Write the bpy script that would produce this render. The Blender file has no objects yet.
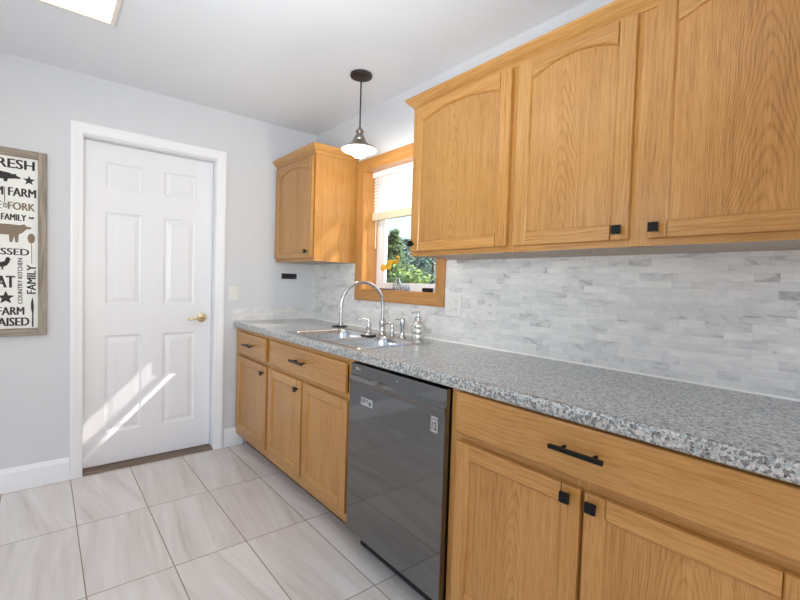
import bpy, bmesh, math, random
from mathutils import Vector, Matrix

random.seed(7)
sc = bpy.context.scene
col = sc.collection
PI = math.pi

# ------------------------------------------------------------------ camera, light, exposure
cam = bpy.data.objects.new('camera', bpy.data.cameras.new('camera'))
col.objects.link(cam)
_r = Vector((0.77389, -0.63256, 0.03081)); _f = Vector((0.63331, 0.77299, -0.03738))
_r = (_r - _f * _r.dot(_f)).normalized(); _f.normalize(); _u = _r.cross(_f)
cam.matrix_world = Matrix(((_r.x, _u.x, -_f.x, -1.70337), (_r.y, _u.y, -_f.y, -3.19738),
                           (_r.z, _u.z, -_f.z, 1.21882), (0, 0, 0, 1)))
cam.data.sensor_width = 36.0
cam.data.lens = 436.736 / 800 * 36.0
cam.data.clip_start = 0.02
sc.camera = cam

sc.view_settings.view_transform = 'Standard'
sc.view_settings.look = 'None'
sc.view_settings.exposure = 0.0
sc.view_settings.gamma = 1.0
sc.view_settings.use_curve_mapping = False
sc.cycles.use_denoising = True
sc.cycles.max_bounces = 10
sc.cycles.diffuse_bounces = 6
sc.cycles.glossy_bounces = 4
sc.cycles.sample_clamp_indirect = 6.0

w = bpy.data.worlds.new('sky'); sc.world = w; w.use_nodes = True
wn = w.node_tree.nodes; wl = w.node_tree.links
for n in list(wn): wn.remove(n)
wo = wn.new('ShaderNodeOutputWorld'); wb = wn.new('ShaderNodeBackground'); ws = wn.new('ShaderNodeTexSky')
ws.sky_type = 'NISHITA'; ws.sun_disc = False; ws.sun_elevation = math.radians(36); ws.sun_rotation = math.radians(135)
ws.air_density = 1.0; ws.dust_density = 3.0
wb.inputs['Strength'].default_value = 0.42
wl.new(ws.outputs[0], wb.inputs[0]); wl.new(wb.outputs[0], wo.inputs[0])

def lamp(name, kind, energy, color, loc, direction, size=None, size_y=None):
    d = bpy.data.lights.new(name, kind); o = bpy.data.objects.new(name, d); col.objects.link(o)
    d.energy = energy; d.color = color; o.location = loc
    o.rotation_euler = Vector(direction).to_track_quat('-Z', 'Y').to_euler()
    if kind == 'AREA':
        d.shape = 'RECTANGLE'; d.size = size; d.size_y = size_y
    return o
sun = lamp('sun', 'SUN', 5.0, (1.0, 0.95, 0.88), (3, -5, 5), (-1.2, 1, -1.17)); sun.data.angle = math.radians(0.6)
# fill lamps added at two unseen openings, standing in for daylight
lamp('daylight_fill_back', 'AREA', 14.0, (0.86, 0.93, 1.0), (-1.75, -4.93, 1.35), (0.0, 1, -0.05), 2.5, 1.9)
lamp('daylight_fill_left', 'AREA', 4.0, (0.84, 0.93, 1.0), (-3.43, -0.98, 1.3), (1, -0.1, 0.0), 1.5, 1.9)
lamp('ceiling_fill', 'AREA', 17.2, (0.84, 0.935, 1.0), (-1.9, -2.9, 1.40), (1.3, 1.75, 1.1), 0.6, 0.6).data.spread = math.radians(110)  # unseen fill lamp added to brighten the ceiling and upper cabinets

H = 2.383

# ------------------------------------------------------------------ materials
def new_mat(name):
    m = bpy.data.materials.new(name); m.use_nodes = True
    nt = m.node_tree; b = nt.nodes['Principled BSDF']
    return m, nt, b

def lin(c):
    return tuple(((v / 255) / 12.92 if v / 255 <= 0.04045 else ((v / 255 + 0.055) / 1.055) ** 2.4) for v in c) + (1,)

def plain(name, rgb, rough=0.5, metal=0.0, spec=0.5, bump=0.0, bscale=60.0, emit=None, estr=0.0, coat=0.0):
    m, nt, b = new_mat(name)
    b.inputs['Base Color'].default_value = lin(rgb)
    b.inputs['Roughness'].default_value = rough
    b.inputs['Metallic'].default_value = metal
    b.inputs['Specular IOR Level'].default_value = spec
    b.inputs['Coat Weight'].default_value = coat
    tc = nt.nodes.new('ShaderNodeTexCoord'); nz = nt.nodes.new('ShaderNodeTexNoise')
    nz.inputs['Scale'].default_value = bscale; nz.inputs['Detail'].default_value = 4
    nt.links.new(tc.outputs['Object'], nz.inputs['Vector'])
    hs = nt.nodes.new('ShaderNodeMapRange')
    hs.inputs[3].default_value = max(0.02, rough - 0.04); hs.inputs[4].default_value = rough + 0.04
    nt.links.new(nz.outputs[0], hs.inputs[0]); nt.links.new(hs.outputs[0], b.inputs['Roughness'])
    if bump:
        bp = nt.nodes.new('ShaderNodeBump'); bp.inputs['Strength'].default_value = bump; bp.inputs['Distance'].default_value = 0.002
        nt.links.new(nz.outputs[0], bp.inputs['Height']); nt.links.new(bp.outputs[0], b.inputs['Normal'])
    if emit:
        b.inputs['Emission Color'].default_value = lin(emit); b.inputs['Emission Strength'].default_value = estr
    return m

class G:
    """small helper to write node graphs"""
    def __init__(s, nt): s.nt = nt
    def n(s, t, **k):
        x = s.nt.nodes.new(t)
        for a, v in k.items(): setattr(x, a, v)
        return x
    def l(s, a, b): s.nt.links.new(a, b)
    def put(s, sock, v):
        if isinstance(v, (int, float)): sock.default_value = v
        elif isinstance(v, tuple): sock.default_value = v
        else: s.l(v, sock)
    def m(s, op, a, b=None, c=None):
        x = s.n('ShaderNodeMath', operation=op)
        s.put(x.inputs[0], a)
        if b is not None: s.put(x.inputs[1], b)
        if c is not None: s.put(x.inputs[2], c)
        return x.outputs[0]
    def comb(s, a, b, c):
        x = s.n('ShaderNodeCombineXYZ')
        for i, v in enumerate((a, b, c)): s.put(x.inputs[i], v)
        return x.outputs[0]
    def sep(s, v):
        x = s.n('ShaderNodeSeparateXYZ'); s.l(v, x.inputs[0]); return x.outputs
    def noise(s, vec, scale, detail=3.0, rough=0.5, dist=0.0, dim='3D'):
        x = s.n('ShaderNodeTexNoise'); x.noise_dimensions = dim
        s.put(x.inputs['Vector'], vec); x.inputs['Scale'].default_value = scale
        x.inputs['Detail'].default_value = detail; x.inputs['Roughness'].default_value = rough
        x.inputs['Distortion'].default_value = dist
        return x.outputs[0]
    def white(s, vec):
        x = s.n('ShaderNodeTexWhiteNoise'); x.noise_dimensions = '3D'; s.put(x.inputs['Vector'], vec); return x.outputs
    def ramp(s, fac, stops, interp='LINEAR'):
        x = s.n('ShaderNodeValToRGB'); x.color_ramp.interpolation = interp
        e = x.color_ramp.elements
        while len(e) > 2: e.remove(e[-1])
        e[0].position, e[0].color = stops[0]; e[1].position, e[1].color = stops[1]
        for p_, c_ in stops[2:]:
            k = e.new(p_); k.color = c_
        s.put(x.inputs[0], fac); return x.outputs[0]
    def mix(s, fac, a, b, blend='MIX'):
        x = s.n('ShaderNodeMix', data_type='RGBA', blend_type=blend)
        s.put(x.inputs[0], fac); s.put(x.inputs[6], a); s.put(x.inputs[7], b); return x.outputs[2]
    def rng(s, v, a, b, c, d):
        x = s.n('ShaderNodeMapRange'); s.put(x.inputs[0], v)
        for i, q in enumerate((a, b, c, d)): x.inputs[i + 1].default_value = q
        return x.outputs[0]
    def bump(s, h, strength, dist, bsdf):
        x = s.n('ShaderNodeBump'); x.inputs['Strength'].default_value = strength; x.inputs['Distance'].default_value = dist
        s.l(h, x.inputs['Height']); s.l(x.outputs[0], bsdf.inputs['Normal'])

def oak(name, grain, light, mid, dark, heart=None, rough=0.34, amp=0.2):
    """grain: axis the fibres run along ('x','y','z'); heart: None for plain-sawn rails and stiles, else the
    phase of the cathedral's middle across a panel"""
    m, nt, b = new_mat(name); g = G(nt)
    tc = g.n('ShaderNodeTexCoord'); oi = g.n('ShaderNodeObjectInfo')
    s = g.sep(tc.outputs['Object']); X, Y, Z = s[0], s[1], s[2]
    rnd = oi.outputs['Random']
    if grain == 'z': L, A, D = Z, Y, X
    elif grain == 'y': L, A, D = Y, Z, X
    else: L, A, D = X, Z, Y
    off = g.m('MULTIPLY', rnd, 37.0)
    L2 = g.m('ADD', L, off)
    wob = g.noise(g.comb(g.m('MULTIPLY', A, 3.0), g.m('MULTIPLY', L2, 2.4), off), 1.0, 2.0)
    wob2 = g.noise(g.comb(g.m('MULTIPLY', A, 22.0), g.m('MULTIPLY', L2, 3.0), off), 1.0, 2.0)
    if heart is None:
        v = g.m('ADD', g.m('MULTIPLY', A, 1.0), g.m('MULTIPLY', L2, 0.035))
        v = g.m('ADD', g.m('ADD', v, g.m('MULTIPLY', wob, 0.05)), g.m('MULTIPLY', wob2, 0.012))
        rings = g.m('FRACT', g.m('MULTIPLY', v, 74.0))
    else:
        per = 0.46
        a2 = g.m('ADD', A, g.m('MULTIPLY', g.m('SUBTRACT', wob, 0.5), 0.10))
        a2 = g.m('ADD', a2, g.m('MULTIPLY', g.m('SUBTRACT', rnd, 0.5), 0.09))
        aa = g.m('MULTIPLY', g.m('SUBTRACT', g.m('FRACT', g.m('ADD', g.m('DIVIDE', a2, per), heart)), 0.5), per)
        v = g.m('ADD', g.m('ADD', g.m('MULTIPLY', g.m('MULTIPLY', aa, aa), 13.0), g.m('MULTIPLY', g.m('SQRT', g.m('ADD', g.m('MULTIPLY', aa, aa), 0.0003)), 1.3)), g.m('MULTIPLY', L2, 0.42))
        v = g.m('ADD', v, g.m('MULTIPLY', wob2, 0.03))
        rings = g.m('FRACT', g.m('MULTIPLY', v, 46.0))
    tri = g.m('SUBTRACT', 1.0, g.m('ABSOLUTE', g.m('SUBTRACT', g.m('MULTIPLY', rings, 2.0), 1.0)))
    late = g.m('POWER', tri, 2.6)
    patch = g.noise(g.comb(g.m('MULTIPLY', A, 9.0), g.m('MULTIPLY', L2, 2.0), off), 1.0, 2.0)
    late = g.m('MULTIPLY', late, g.rng(patch, 0.3, 0.65, 0.35, 1.0))
    pores = g.noise(g.comb(g.m('MULTIPLY', A, 300.0), g.m('MULTIPLY', L2, 13.0), g.m('MULTIPLY', D, 300.0)), 1.0, 3.0, 0.6)
    fine = g.noise(g.comb(g.m('MULTIPLY', A, 85.0), g.m('MULTIPLY', L2, 2.3), g.m('MULTIPLY', D, 85.0)), 1.0, 2.0)
    big = g.noise(g.comb(g.m('MULTIPLY', A, 6.0), g.m('MULTIPLY', L2, 0.9), off), 1.0, 2.0)
    f = g.m('ADD', g.m('MULTIPLY', late, amp), g.m('MULTIPLY', g.rng(pores, 0.44, 0.72, 0, 1), 0.32))
    f = g.m('ADD', f, g.m('MULTIPLY', g.rng(fine, 0.3, 0.7, 0, 1), 0.22))
    f = g.m('ADD', f, g.m('MULTIPLY', g.rng(big, 0.3, 0.7, 0, 1), 0.22))
    c = g.ramp(f, [(0.10, lin(light)), (0.45, lin(mid)), (0.90, lin(dark))])
    tone = g.rng(rnd, 0, 1, 0.93, 1.05)
    hs = g.n('ShaderNodeHueSaturation'); g.l(c, hs.inputs['Color']); g.l(tone, hs.inputs['Value'])
    g.l(hs.outputs[0], b.inputs['Base Color'])
    b.inputs['Roughness'].default_value = rough
    b.inputs['Specular IOR Level'].default_value = 0.45
    b.inputs['Coat Weight'].default_value = 0.3; b.inputs['Coat Roughness'].default_value = 0.2
    g.bump(f, 0.08, 0.001, b)
    return m

OL, OM, OD = (196, 146, 82), (177, 123, 59), (126, 79, 33)
M = {}
M['oak_v'] = oak('honey_oak_upright', 'z', OL, OM, OD)
M['oak_h'] = oak('honey_oak_level', 'y', OL, OM, OD)
M['oak_panel_single'] = oak('honey_oak_panel_single', 'z', OL, OM, OD, 0.5, amp=0.34)
M['oak_panel_pair'] = oak('honey_oak_panel_pair', 'z', OL, OM, OD, 0.0, amp=0.34)
M['oak_x'] = oak('honey_oak_across', 'x', OL, OM, OD)
CL, CM, CD = (194, 142, 80), (177, 122, 60), (138, 88, 38)
M['oak_casing_v'] = oak('casing_oak_upright', 'z', CL, CM, CD)
M['oak_casing_h'] = oak('casing_oak_level', 'y', CL, CM, CD)
M['black'] = plain('black_metal', (24, 24, 25), 0.42, 0.6)
M['bronze'] = plain('dark_bronze', (52, 46, 42), 0.4, 0.7)
M['chrome'] = plain('brushed_nickel', (196, 196, 194), 0.24, 1.0)
M['steel'] = plain('sink_steel', (200, 201, 202), 0.25, 1.0)
M['wall'] = plain('wall_paint', (211, 212, 215), 0.75, bump=0.03, bscale=250)
M['ceiling'] = plain('ceiling_paint', (228, 230, 234), 0.85, bump=0.05, bscale=180)
M['white'] = plain('white_trim_paint', (236, 236, 238), 0.38, bump=0.02)
M['door'] = plain('white_door_paint', (232, 232, 235), 0.34, bump=0.02)
M['vinyl'] = plain('white_vinyl', (240, 241, 243), 0.35)
M['slat'] = plain('white_slat', (240, 241, 243), 0.4)
M['rail'] = plain('cream_rail', (220, 208, 180), 0.5)
M['brass'] = plain('polished_brass', (232, 216, 172), 0.2, 1.0)
M['plastic'] = plain('white_plastic', (226, 224, 220), 0.35)
M['blackplastic'] = plain('black_plastic', (22, 22, 24), 0.45)
M['rubber'] = plain('black_rubber', (28, 28, 30), 0.6)
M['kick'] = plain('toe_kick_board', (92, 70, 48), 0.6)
M['cabinside'] = plain('cabinet_carcass', (196, 150, 96), 0.5)
M['underside'] = plain('cabinet_underside', (176, 160, 142), 0.55)
M['lampmetal'] = plain('pewter_metal', (150, 146, 140), 0.32, 0.9)
M['canopy'] = plain('oil_bronze', (62, 58, 54), 0.45, 0.6)
M['diffuser'] = plain('frosted_diffuser', (255, 250, 240), 0.4, emit=(255, 249, 238), estr=2.2)
M['lampglass'] = plain('lamp_glass', (255, 246, 228), 0.3, emit=(255, 236, 200), estr=3.4)
M['fixture'] = plain('tan_fixture_frame', (232, 224, 212), 0.5)
M['board'] = plain('sign_board', (236, 235, 230), 0.65)
M['ink'] = plain('sign_ink', (48, 44, 42), 0.7)
M['inkbrown'] = plain('sign_brown_ink', (134, 116, 98), 0.7)
M['silver'] = plain('silver_label', (178, 179, 179), 0.35, 0.3)
M['silverdark'] = plain('label_ink', (70, 70, 72), 0.4)
M['petal'] = plain('yellow_petals', (236, 182, 44), 0.55)
M['stem'] = plain('green_stem', (72, 112, 44), 0.55)
M['soapglass'] = plain('mercury_glass', (214, 212, 204), 0.16, 0.75, bump=0.5, bscale=90)
M['bark'] = plain('bark', (88, 70, 54), 0.9, bump=0.5, bscale=20)
M['caulk'] = plain('white_caulk', (236, 234, 230), 0.5)
M['concrete'] = plain('driveway', (210, 208, 204), 0.9, bscale=8)

def stained(name, a, b_, sc_):
    m, nt, b = new_mat(name); g = G(nt)
    tc = g.n('ShaderNodeTexCoord')
    mp = g.n('ShaderNodeMapping'); mp.inputs['Scale'].default_value = sc_
    g.l(tc.outputs['Object'], mp.inputs[0])
    n_ = g.noise(mp.outputs[0], 1.0, 5.0, 0.6)
    g.l(g.ramp(n_, [(0.3, lin(a)), (0.7, lin(b_))]), b.inputs['Base Color'])
    b.inputs['Roughness'].default_value = 0.6
    g.bump(n_, 0.2, 0.002, b)
    return m
M['signwood_v'] = stained('weathered_frame_upright', (118, 104, 92), (172, 158, 144), (60, 60, 5))
M['signwood_h'] = stained('weathered_frame_level', (118, 104, 92), (172, 158, 144), (5, 60, 60))
M['threshold'] = stained('threshold_wood', (92, 78, 66), (140, 122, 106), (5, 90, 60))

# floor tiles: 12 x 24 in, streaked greige, long side towards the sink wall's length
def floor_mat():
    m, nt, b = new_mat('floor_tiles'); g = G(nt)
    tc = g.n('ShaderNodeTexCoord'); s = g.sep(tc.outputs['Object'])
    u = g.m('DIVIDE', g.m('ADD', s[0], 1.5752), 0.30293); v = g.m('DIVIDE', g.m('ADD', s[1], 0.02927), 0.59927)
    fu, fv = g.m('FRACT', u), g.m('FRACT', v)
    iu, iv = g.m('FLOOR', u), g.m('FLOOR', v)
    du = g.m('MULTIPLY', g.m('MINIMUM', fu, g.m('SUBTRACT', 1.0, fu)), 0.303)
    dv = g.m('MULTIPLY', g.m('MINIMUM', fv, g.m('SUBTRACT', 1.0, fv)), 0.599)
    d = g.m('MINIMUM', du, dv)
    grout = g.m('LESS_THAN', d, 0.0021)
    wn_ = g.white(g.comb(iu, iv, 3.0)); tone = wn_[0]
    off = g.m('MULTIPLY', tone, 50.0)
    # streaks run mostly along the tile with a slant
    slant = g.m('ADD', s[0], g.m('MULTIPLY', s[1], g.rng(tone, 0, 1, -0.22, 0.22)))
    wv = g.noise(g.comb(g.m('MULTIPLY', s[0], 3), g.m('MULTIPLY', s[1], 2), off), 1.0, 2.0)
    sl = g.m('ADD', slant, g.m('MULTIPLY', wv, 0.05))
    n1 = g.noise(g.comb(g.m('MULTIPLY', sl, 13.0), g.m('MULTIPLY', s[1], 1.1), off), 1.0, 4.0, 0.6, 0.4)
    n2 = g.noise(g.comb(g.m('MULTIPLY', sl, 55.0), g.m('MULTIPLY', s[1], 2.2), off), 1.0, 3.0)
    f = g.m('ADD', g.m('MULTIPLY', n1, 0.75), g.m('MULTIPLY', n2, 0.25))
    c = g.ramp(f, [(0.28, lin((190, 180, 172))), (0.42, lin((215, 208, 202))), (0.6, lin((228, 223, 219))), (0.78, lin((230, 228, 226)))])
    hs = g.n('ShaderNodeHueSaturation'); g.l(c, hs.inputs['Color']); g.l(g.rng(tone, 0, 1, 0.95, 1.03), hs.inputs['Value'])
    c2 = g.mix(grout, hs.outputs[0], lin((148, 131, 116)))
    g.l(c2, b.inputs['Base Color'])
    g.l(g.rng(grout, 0, 1, 0.34, 0.9), b.inputs['Roughness'])
    b.inputs['Specular IOR Level'].default_value = 0.4
    h = g.m('SUBTRACT', g.m('MINIMUM', g.m('MULTIPLY', d, 250.0), 1.0), 0.0)
    g.bump(h, 0.4, 0.002, b)
    return m
M['floor'] = floor_mat()

# split-face marble strip mosaic; axis = the coordinate running along the wall
def mosaic(name, axis):
    m, nt, b = new_mat(name); g = G(nt)
    tc = g.n('ShaderNodeTexCoord'); s = g.sep(tc.outputs['Object'])
    a, z = (s[1] if axis == 'y' else s[0]), s[2]
    rh = 0.0262
    row = g.m('FLOOR', g.m('DIVIDE', z, rh)); fr = g.m('FRACT', g.m('DIVIDE', z, rh))
    wr = g.white(g.comb(row, 5.0, 1.0))[0]
    wob = g.noise(g.comb(g.m('MULTIPLY', a, 7.0), g.m('MULTIPLY', row, 3.7), 0.0), 1.0, 0.0)
    cw = 0.082
    u = g.m('DIVIDE', g.m('ADD', g.m('ADD', a, g.m('MULTIPLY', wr, 3.0)), g.m('MULTIPLY', wob, 0.16)), cw)
    cellu, fu = g.m('FLOOR', u), g.m('FRACT', u)
    dz = g.m('MULTIPLY', g.m('MINIMUM', fr, g.m('SUBTRACT', 1.0, fr)), rh)
    du = g.m('MULTIPLY', g.m('MINIMUM', fu, g.m('SUBTRACT', 1.0, fu)), cw)
    d = g.m('MINIMUM', dz, du)
    t = g.white(g.comb(row, cellu, 9.0))[0]
    vein = g.noise(g.comb(g.m('MULTIPLY', a, 9.0), g.m('ADD', g.m('MULTIPLY', z, 26.0), g.m('MULTIPLY', t, 40.0)), t), 1.0, 5.0, 0.65, 1.2)
    cloud = g.noise(g.comb(g.m('MULTIPLY', a, 1.6), g.m('MULTIPLY', z, 3.0), 0.0), 1.0, 2.0)
    f = g.m('ADD', g.m('MULTIPLY', g.m('POWER', t, 0.8), 0.42), g.m('MULTIPLY', g.rng(vein, 0.3, 0.7, 0, 1), 0.52))
    f = g.m('ADD', f, g.m('MULTIPLY', g.m('SUBTRACT', cloud, 0.5), 0.30))
    c = g.ramp(f, [(0.06, lin((170, 167, 166))), (0.3, lin((214, 213, 212))), (0.6, lin((228, 226, 224))), (0.95, lin((240, 238, 235)))])
    spot = g.noise(g.comb(g.m('MULTIPLY', a, 26.0), g.m('MULTIPLY', z, 70.0), t), 1.0, 2.0)
    c = g.mix(g.rng(spot, 0.72, 0.82, 0, 0.75), c, lin((120, 118, 116)))
    c = g.mix(g.rng(d, 0.0, 0.0012, 0.22, 0.0), c, lin((186, 183, 180)))
    g.l(c, b.inputs['Base Color'])
    b.inputs['Roughness'].default_value = 0.42
    h = g.m('ADD', g.m('MULTIPLY', t, 1.0), g.m('MINIMUM', g.m('MULTIPLY', d, 500.0), 1.0))
    g.bump(h, 0.3, 0.0018, b)
    return m
M['mosaic_y'] = mosaic('marble_mosaic', 'y')
M['mosaic_x'] = mosaic('marble_mosaic_far', 'x')

def granite():
    m, nt, b = new_mat('speckled_laminate'); g = G(nt)
    tc = g.n('ShaderNodeTexCoord')
    warp = g.n('ShaderNodeTexNoise'); warp.inputs['Scale'].default_value = 90; g.l(tc.outputs['Object'], warp.inputs['Vector'])
    va = g.n('ShaderNodeVectorMath', operation='MULTIPLY_ADD'); g.l(warp.outputs['Color'], va.inputs[0])
    va.inputs[1].default_value = (0.006, 0.006, 0.006); g.l(tc.outputs['Object'], va.inputs[2])
    def vor(scale):
        v = g.n('ShaderNodeTexVoronoi'); v.inputs['Scale'].default_value = scale; g.l(va.outputs[0], v.inputs['Vector'])
        return g.sep(v.outputs['Color'])[0]
    v1, v2 = vor(165.0), vor(340.0)
    c1 = g.ramp(v1, [(0.0, lin((34, 35, 38))), (0.19, lin((84, 85, 88))), (0.36, lin((142, 160, 162))), (0.52, lin((176, 174, 172))), (0.80, lin((206, 203, 199)))], 'CONSTANT')
    c2 = g.ramp(v2, [(0.0, lin((72, 72, 76))), (0.11, lin((156, 155, 154))), (0.5, lin((196, 194, 190))), (0.8, lin((212, 209, 205)))], 'CONSTANT')
    c = g.mix(0.34, c1, c2)
    g.l(c, b.inputs['Base Color'])
    b.inputs['Roughness'].default_value = 0.3; b.inputs['Specular IOR Level'].default_value = 0.7
    b.inputs['Coat Weight'].default_value = 0.6; b.inputs['Coat Roughness'].default_value = 0.18
    return m
M['granite'] = granite()

def dw_mat():
    m, nt, b = new_mat('black_stainless'); g = G(nt)
    tc = g.n('ShaderNodeTexCoord'); s = g.sep(tc.outputs['Object'])
    n_ = g.noise(g.comb(g.m('MULTIPLY', s[1], 2.0), 0.0, g.m('MULTIPLY', s[2], 500.0)), 1.0, 2.0)
    b.inputs['Base Color'].default_value = lin((126, 127, 127)); b.inputs['Metallic'].default_value = 1.0
    g.l(g.rng(n_, 0, 1, 0.045, 0.075), b.inputs['Roughness'])
    return m
M['dw'] = dw_mat()

def glass_mat(name='window_glass'):
    m, nt, b = new_mat(name); g = G(nt)
    out = [n for n in nt.nodes if n.type == 'OUTPUT_MATERIAL'][0]
    t = g.n('ShaderNodeBsdfTransparent'); gl = g.n('ShaderNodeBsdfGlossy'); gl.inputs['Roughness'].default_value = 0.02
    lw = g.n('ShaderNodeLayerWeight'); lw.inputs[0].default_value = 0.5
    fac = g.m('ADD', 0.02, g.m('MULTIPLY', g.m('POWER', lw.outputs['Facing'], 5.0), 0.6))
    mx = g.n('ShaderNodeMixShader'); g.l(fac, mx.inputs[0]); g.l(t.outputs[0], mx.inputs[1]); g.l(gl.outputs[0], mx.inputs[2])
    g.l(mx.outputs[0], out.inputs[0])
    return m
M['glass'] = glass_mat()

def leaf_mat(name, a, b_):
    m, nt, b = new_mat(name); g = G(nt)
    tc = g.n('ShaderNodeTexCoord')
    n_ = g.noise(tc.outputs['Object'], 3.0, 4.0)
    n2 = g.noise(tc.outputs['Object'], 23.0, 2.0)
    g.l(g.ramp(g.m('ADD', g.m('MULTIPLY', n_, 0.5), g.m('MULTIPLY', n2, 0.5)), [(0.35, lin(a)), (0.65, lin(b_))]), b.inputs['Base Color'])
    b.inputs['Roughness'].default_value = 0.6
    b.inputs['Transmission Weight'].default_value = 0.0
    return m
M['leaf_a'] = leaf_mat('fir_needles', (52, 88, 52), (112, 146, 90))
M['leaf_b'] = leaf_mat('bluish_leaves', (70, 104, 92), (128, 158, 140))
M['leaf_c'] = leaf_mat('bright_leaves', (84, 122, 54), (156, 178, 92))
M['grass'] = leaf_mat('lawn_grass', (112, 138, 74), (150, 170, 104))

# ------------------------------------------------------------------ mesh helpers
def tag(o, label=None, cat=None, group=None, kind=None):
    if label: o['label'] = label
    if cat: o['category'] = cat
    if group: o['group'] = group
    if kind: o['kind'] = kind
    return o

def empty(name, loc, label, cat, group=None):
    o = bpy.data.objects.new(name, None); col.objects.link(o); o.location = loc
    o.empty_display_size = 0.05
    return tag(o, label, cat, group)

def root_of(o):
    while o.parent: o = o.parent
    return o

def build(name, bm, mats, parent=None, bevel=0.0, smooth=False, kind=None, label=None, loc=None, seg=2):
    """bm is in world coordinates"""
    if not isinstance(mats, (list, tuple)): mats = [mats]
    bmesh.ops.recalc_face_normals(bm, faces=bm.faces)
    org = Vector(loc) if loc else Vector((0, 0, 0))
    if parent: org = Vector(root_of(parent).location)
    bmesh.ops.translate(bm, verts=bm.verts, vec=-org)
    me = bpy.data.meshes.new(name); bm.to_mesh(me); bm.free()
    for m_ in mats: me.materials.append(M[m_] if isinstance(m_, str) else m_)
    if smooth:
        for p_ in me.polygons: p_.use_smooth = True
    o = bpy.data.objects.new(name, me); col.objects.link(o)
    if parent: o.parent = parent
    else: o.location = org
    if bevel:
        bv = o.modifiers.new('edge', 'BEVEL'); bv.width = bevel; bv.segments = seg; bv.limit_method = 'ANGLE'; bv.angle_limit = math.radians(40)
    if smooth and smooth != 'all':
        try:
            me.shade_smooth()
        except Exception: pass
        es = o.modifiers.new('sharp', 'EDGE_SPLIT'); es.split_angle = math.radians(38)
    if kind: o['kind'] = kind
    if label: o['label'] = label
    return o

def box(bm, x0, x1, y0, y1, z0, z1, mi=0):
    vs = [bm.verts.new((x, y, z)) for x in (x0, x1) for y in (y0, y1) for z in (z0, z1)]
    for f in ((0, 1, 3, 2), (4, 6, 7, 5), (0, 4, 5, 1), (2, 3, 7, 6), (0, 2, 6, 4), (1, 5, 7, 3)):
        bm.faces.new([vs[i] for i in f]).material_index = mi

def bx(*a, mi=0):
    bm = bmesh.new(); box(bm, *a, mi=mi); return bm

def prism(bm, pts, axis, a0, a1, mi=0):
    """closed 2-D outline pushed along an axis; pts in the other two coordinates in xyz order"""
    def P(p, a):
        return {'x': (a, p[0], p[1]), 'y': (p[0], a, p[1]), 'z': (p[0], p[1], a)}[axis]
    A = [bm.verts.new(P(p, a0)) for p in pts]; B = [bm.verts.new(P(p, a1)) for p in pts]
    n = len(pts)
    fs = [bm.faces.new(A), bm.faces.new(B[::-1])]
    for i in range(n):
        fs.append(bm.faces.new((A[i], B[i], B[(i + 1) % n], A[(i + 1) % n])))
    for f in fs: f.material_index = mi
    return fs

def lathe(bm, prof, c, seg=32, axis='z', mi=0, cap=True):
    """prof: (radius, height) pairs around axis through c"""
    rings = []
    for r, h in prof:
        ring = []
        for k in range(seg):
            t = 2 * PI * k / seg
            if axis == 'z': p_ = (c[0] + r * math.cos(t), c[1] + r * math.sin(t), c[2] + h)
            elif axis == 'x': p_ = (c[0] + h, c[1] + r * math.cos(t), c[2] + r * math.sin(t))
            else: p_ = (c[0] + r * math.cos(t), c[1] + h, c[2] + r * math.sin(t))
            ring.append(bm.verts.new(p_))
        rings.append(ring)
    for a, b_ in zip(rings, rings[1:]):
        for k in range(seg):
            bm.faces.new((a[k], a[(k + 1) % seg], b_[(k + 1) % seg], b_[k])).material_index = mi
    if cap:
        bm.faces.new(rings[0]); bm.faces.new(rings[-1][::-1])

def tube(bm, pts, r, seg=12, r_end=None):
    pts = [Vector(p_) for p_ in pts]; n = len(pts); rings = []
    up = Vector((0.13, 0.97, 0.21)).normalized()
    for i, p_ in enumerate(pts):
        t = (pts[min(i + 1, n - 1)] - pts[max(i - 1, 0)]).normalized()
        a = (up - t * up.dot(t)).normalized(); b_ = t.cross(a)
        rr = r if r_end is None else r + (r_end - r) * i / (n - 1)
        rings.append([bm.verts.new(p_ + a * rr * math.cos(2 * PI * k / seg) + b_ * rr * math.sin(2 * PI * k / seg)) for k in range(seg)])
    for A, B in zip(rings, rings[1:]):
        for k in range(seg): bm.faces.new((A[k], A[(k + 1) % seg], B[(k + 1) % seg], B[k]))
    bm.faces.new(rings[0]); bm.faces.new(rings[-1][::-1])

# ------------------------------------------------------------------ setting: shell
XL, YB = -3.5, -5.0
build('floor', bx(XL, 0.0, YB, 0.12, -0.06, 0.0), 'floor', kind='structure')
build('ceiling', bx(XL, 0.0, YB, 0.12, H, H + 0.08), 'ceiling', kind='structure')
DL, DR, DT = -1.519, -0.765, 2.035          # door opening
bm = bmesh.new()
box(bm, XL, DL, 0.0, 0.12, 0, H); box(bm, DR, 0.0, 0.0, 0.12, 0, H); box(bm, DL, DR, 0.0, 0.12, DT, H)
bmesh.ops.remove_doubles(bm, verts=bm.verts, dist=1e-5)
build('wall_far', bm, 'wall', kind='structure')
WY0, WY1, WZ0, WZ1 = -1.455, -0.698, 1.16, 1.985   # sink window's rough opening
bm = bmesh.new()
box(bm, 0.0, 0.16, WY1, 0.12, -0.06, H + 0.08); box(bm, 0.0, 0.16, YB, WY0, -0.06, H + 0.08)
box(bm, 0.0, 0.16, WY0, WY1, -0.06, WZ0); box(bm, 0.0, 0.16, WY0, WY1, WZ1, H + 0.08)
build('wall_right', bm, 'wall', kind='structure')
bm = bmesh.new()
box(bm, XL - 0.12, XL, YB, -1.78, 0, H); box(bm, XL - 0.12, XL, -0.18, 0.12, 0, H); box(bm, XL - 0.12, XL, -1.78, -0.18, 2.3, H); box(bm, XL - 0.12, XL, -1.78, -0.18, 0, 0.3)
build('wall_left', bm, 'wall', kind='structure')
bm = bmesh.new()
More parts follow.
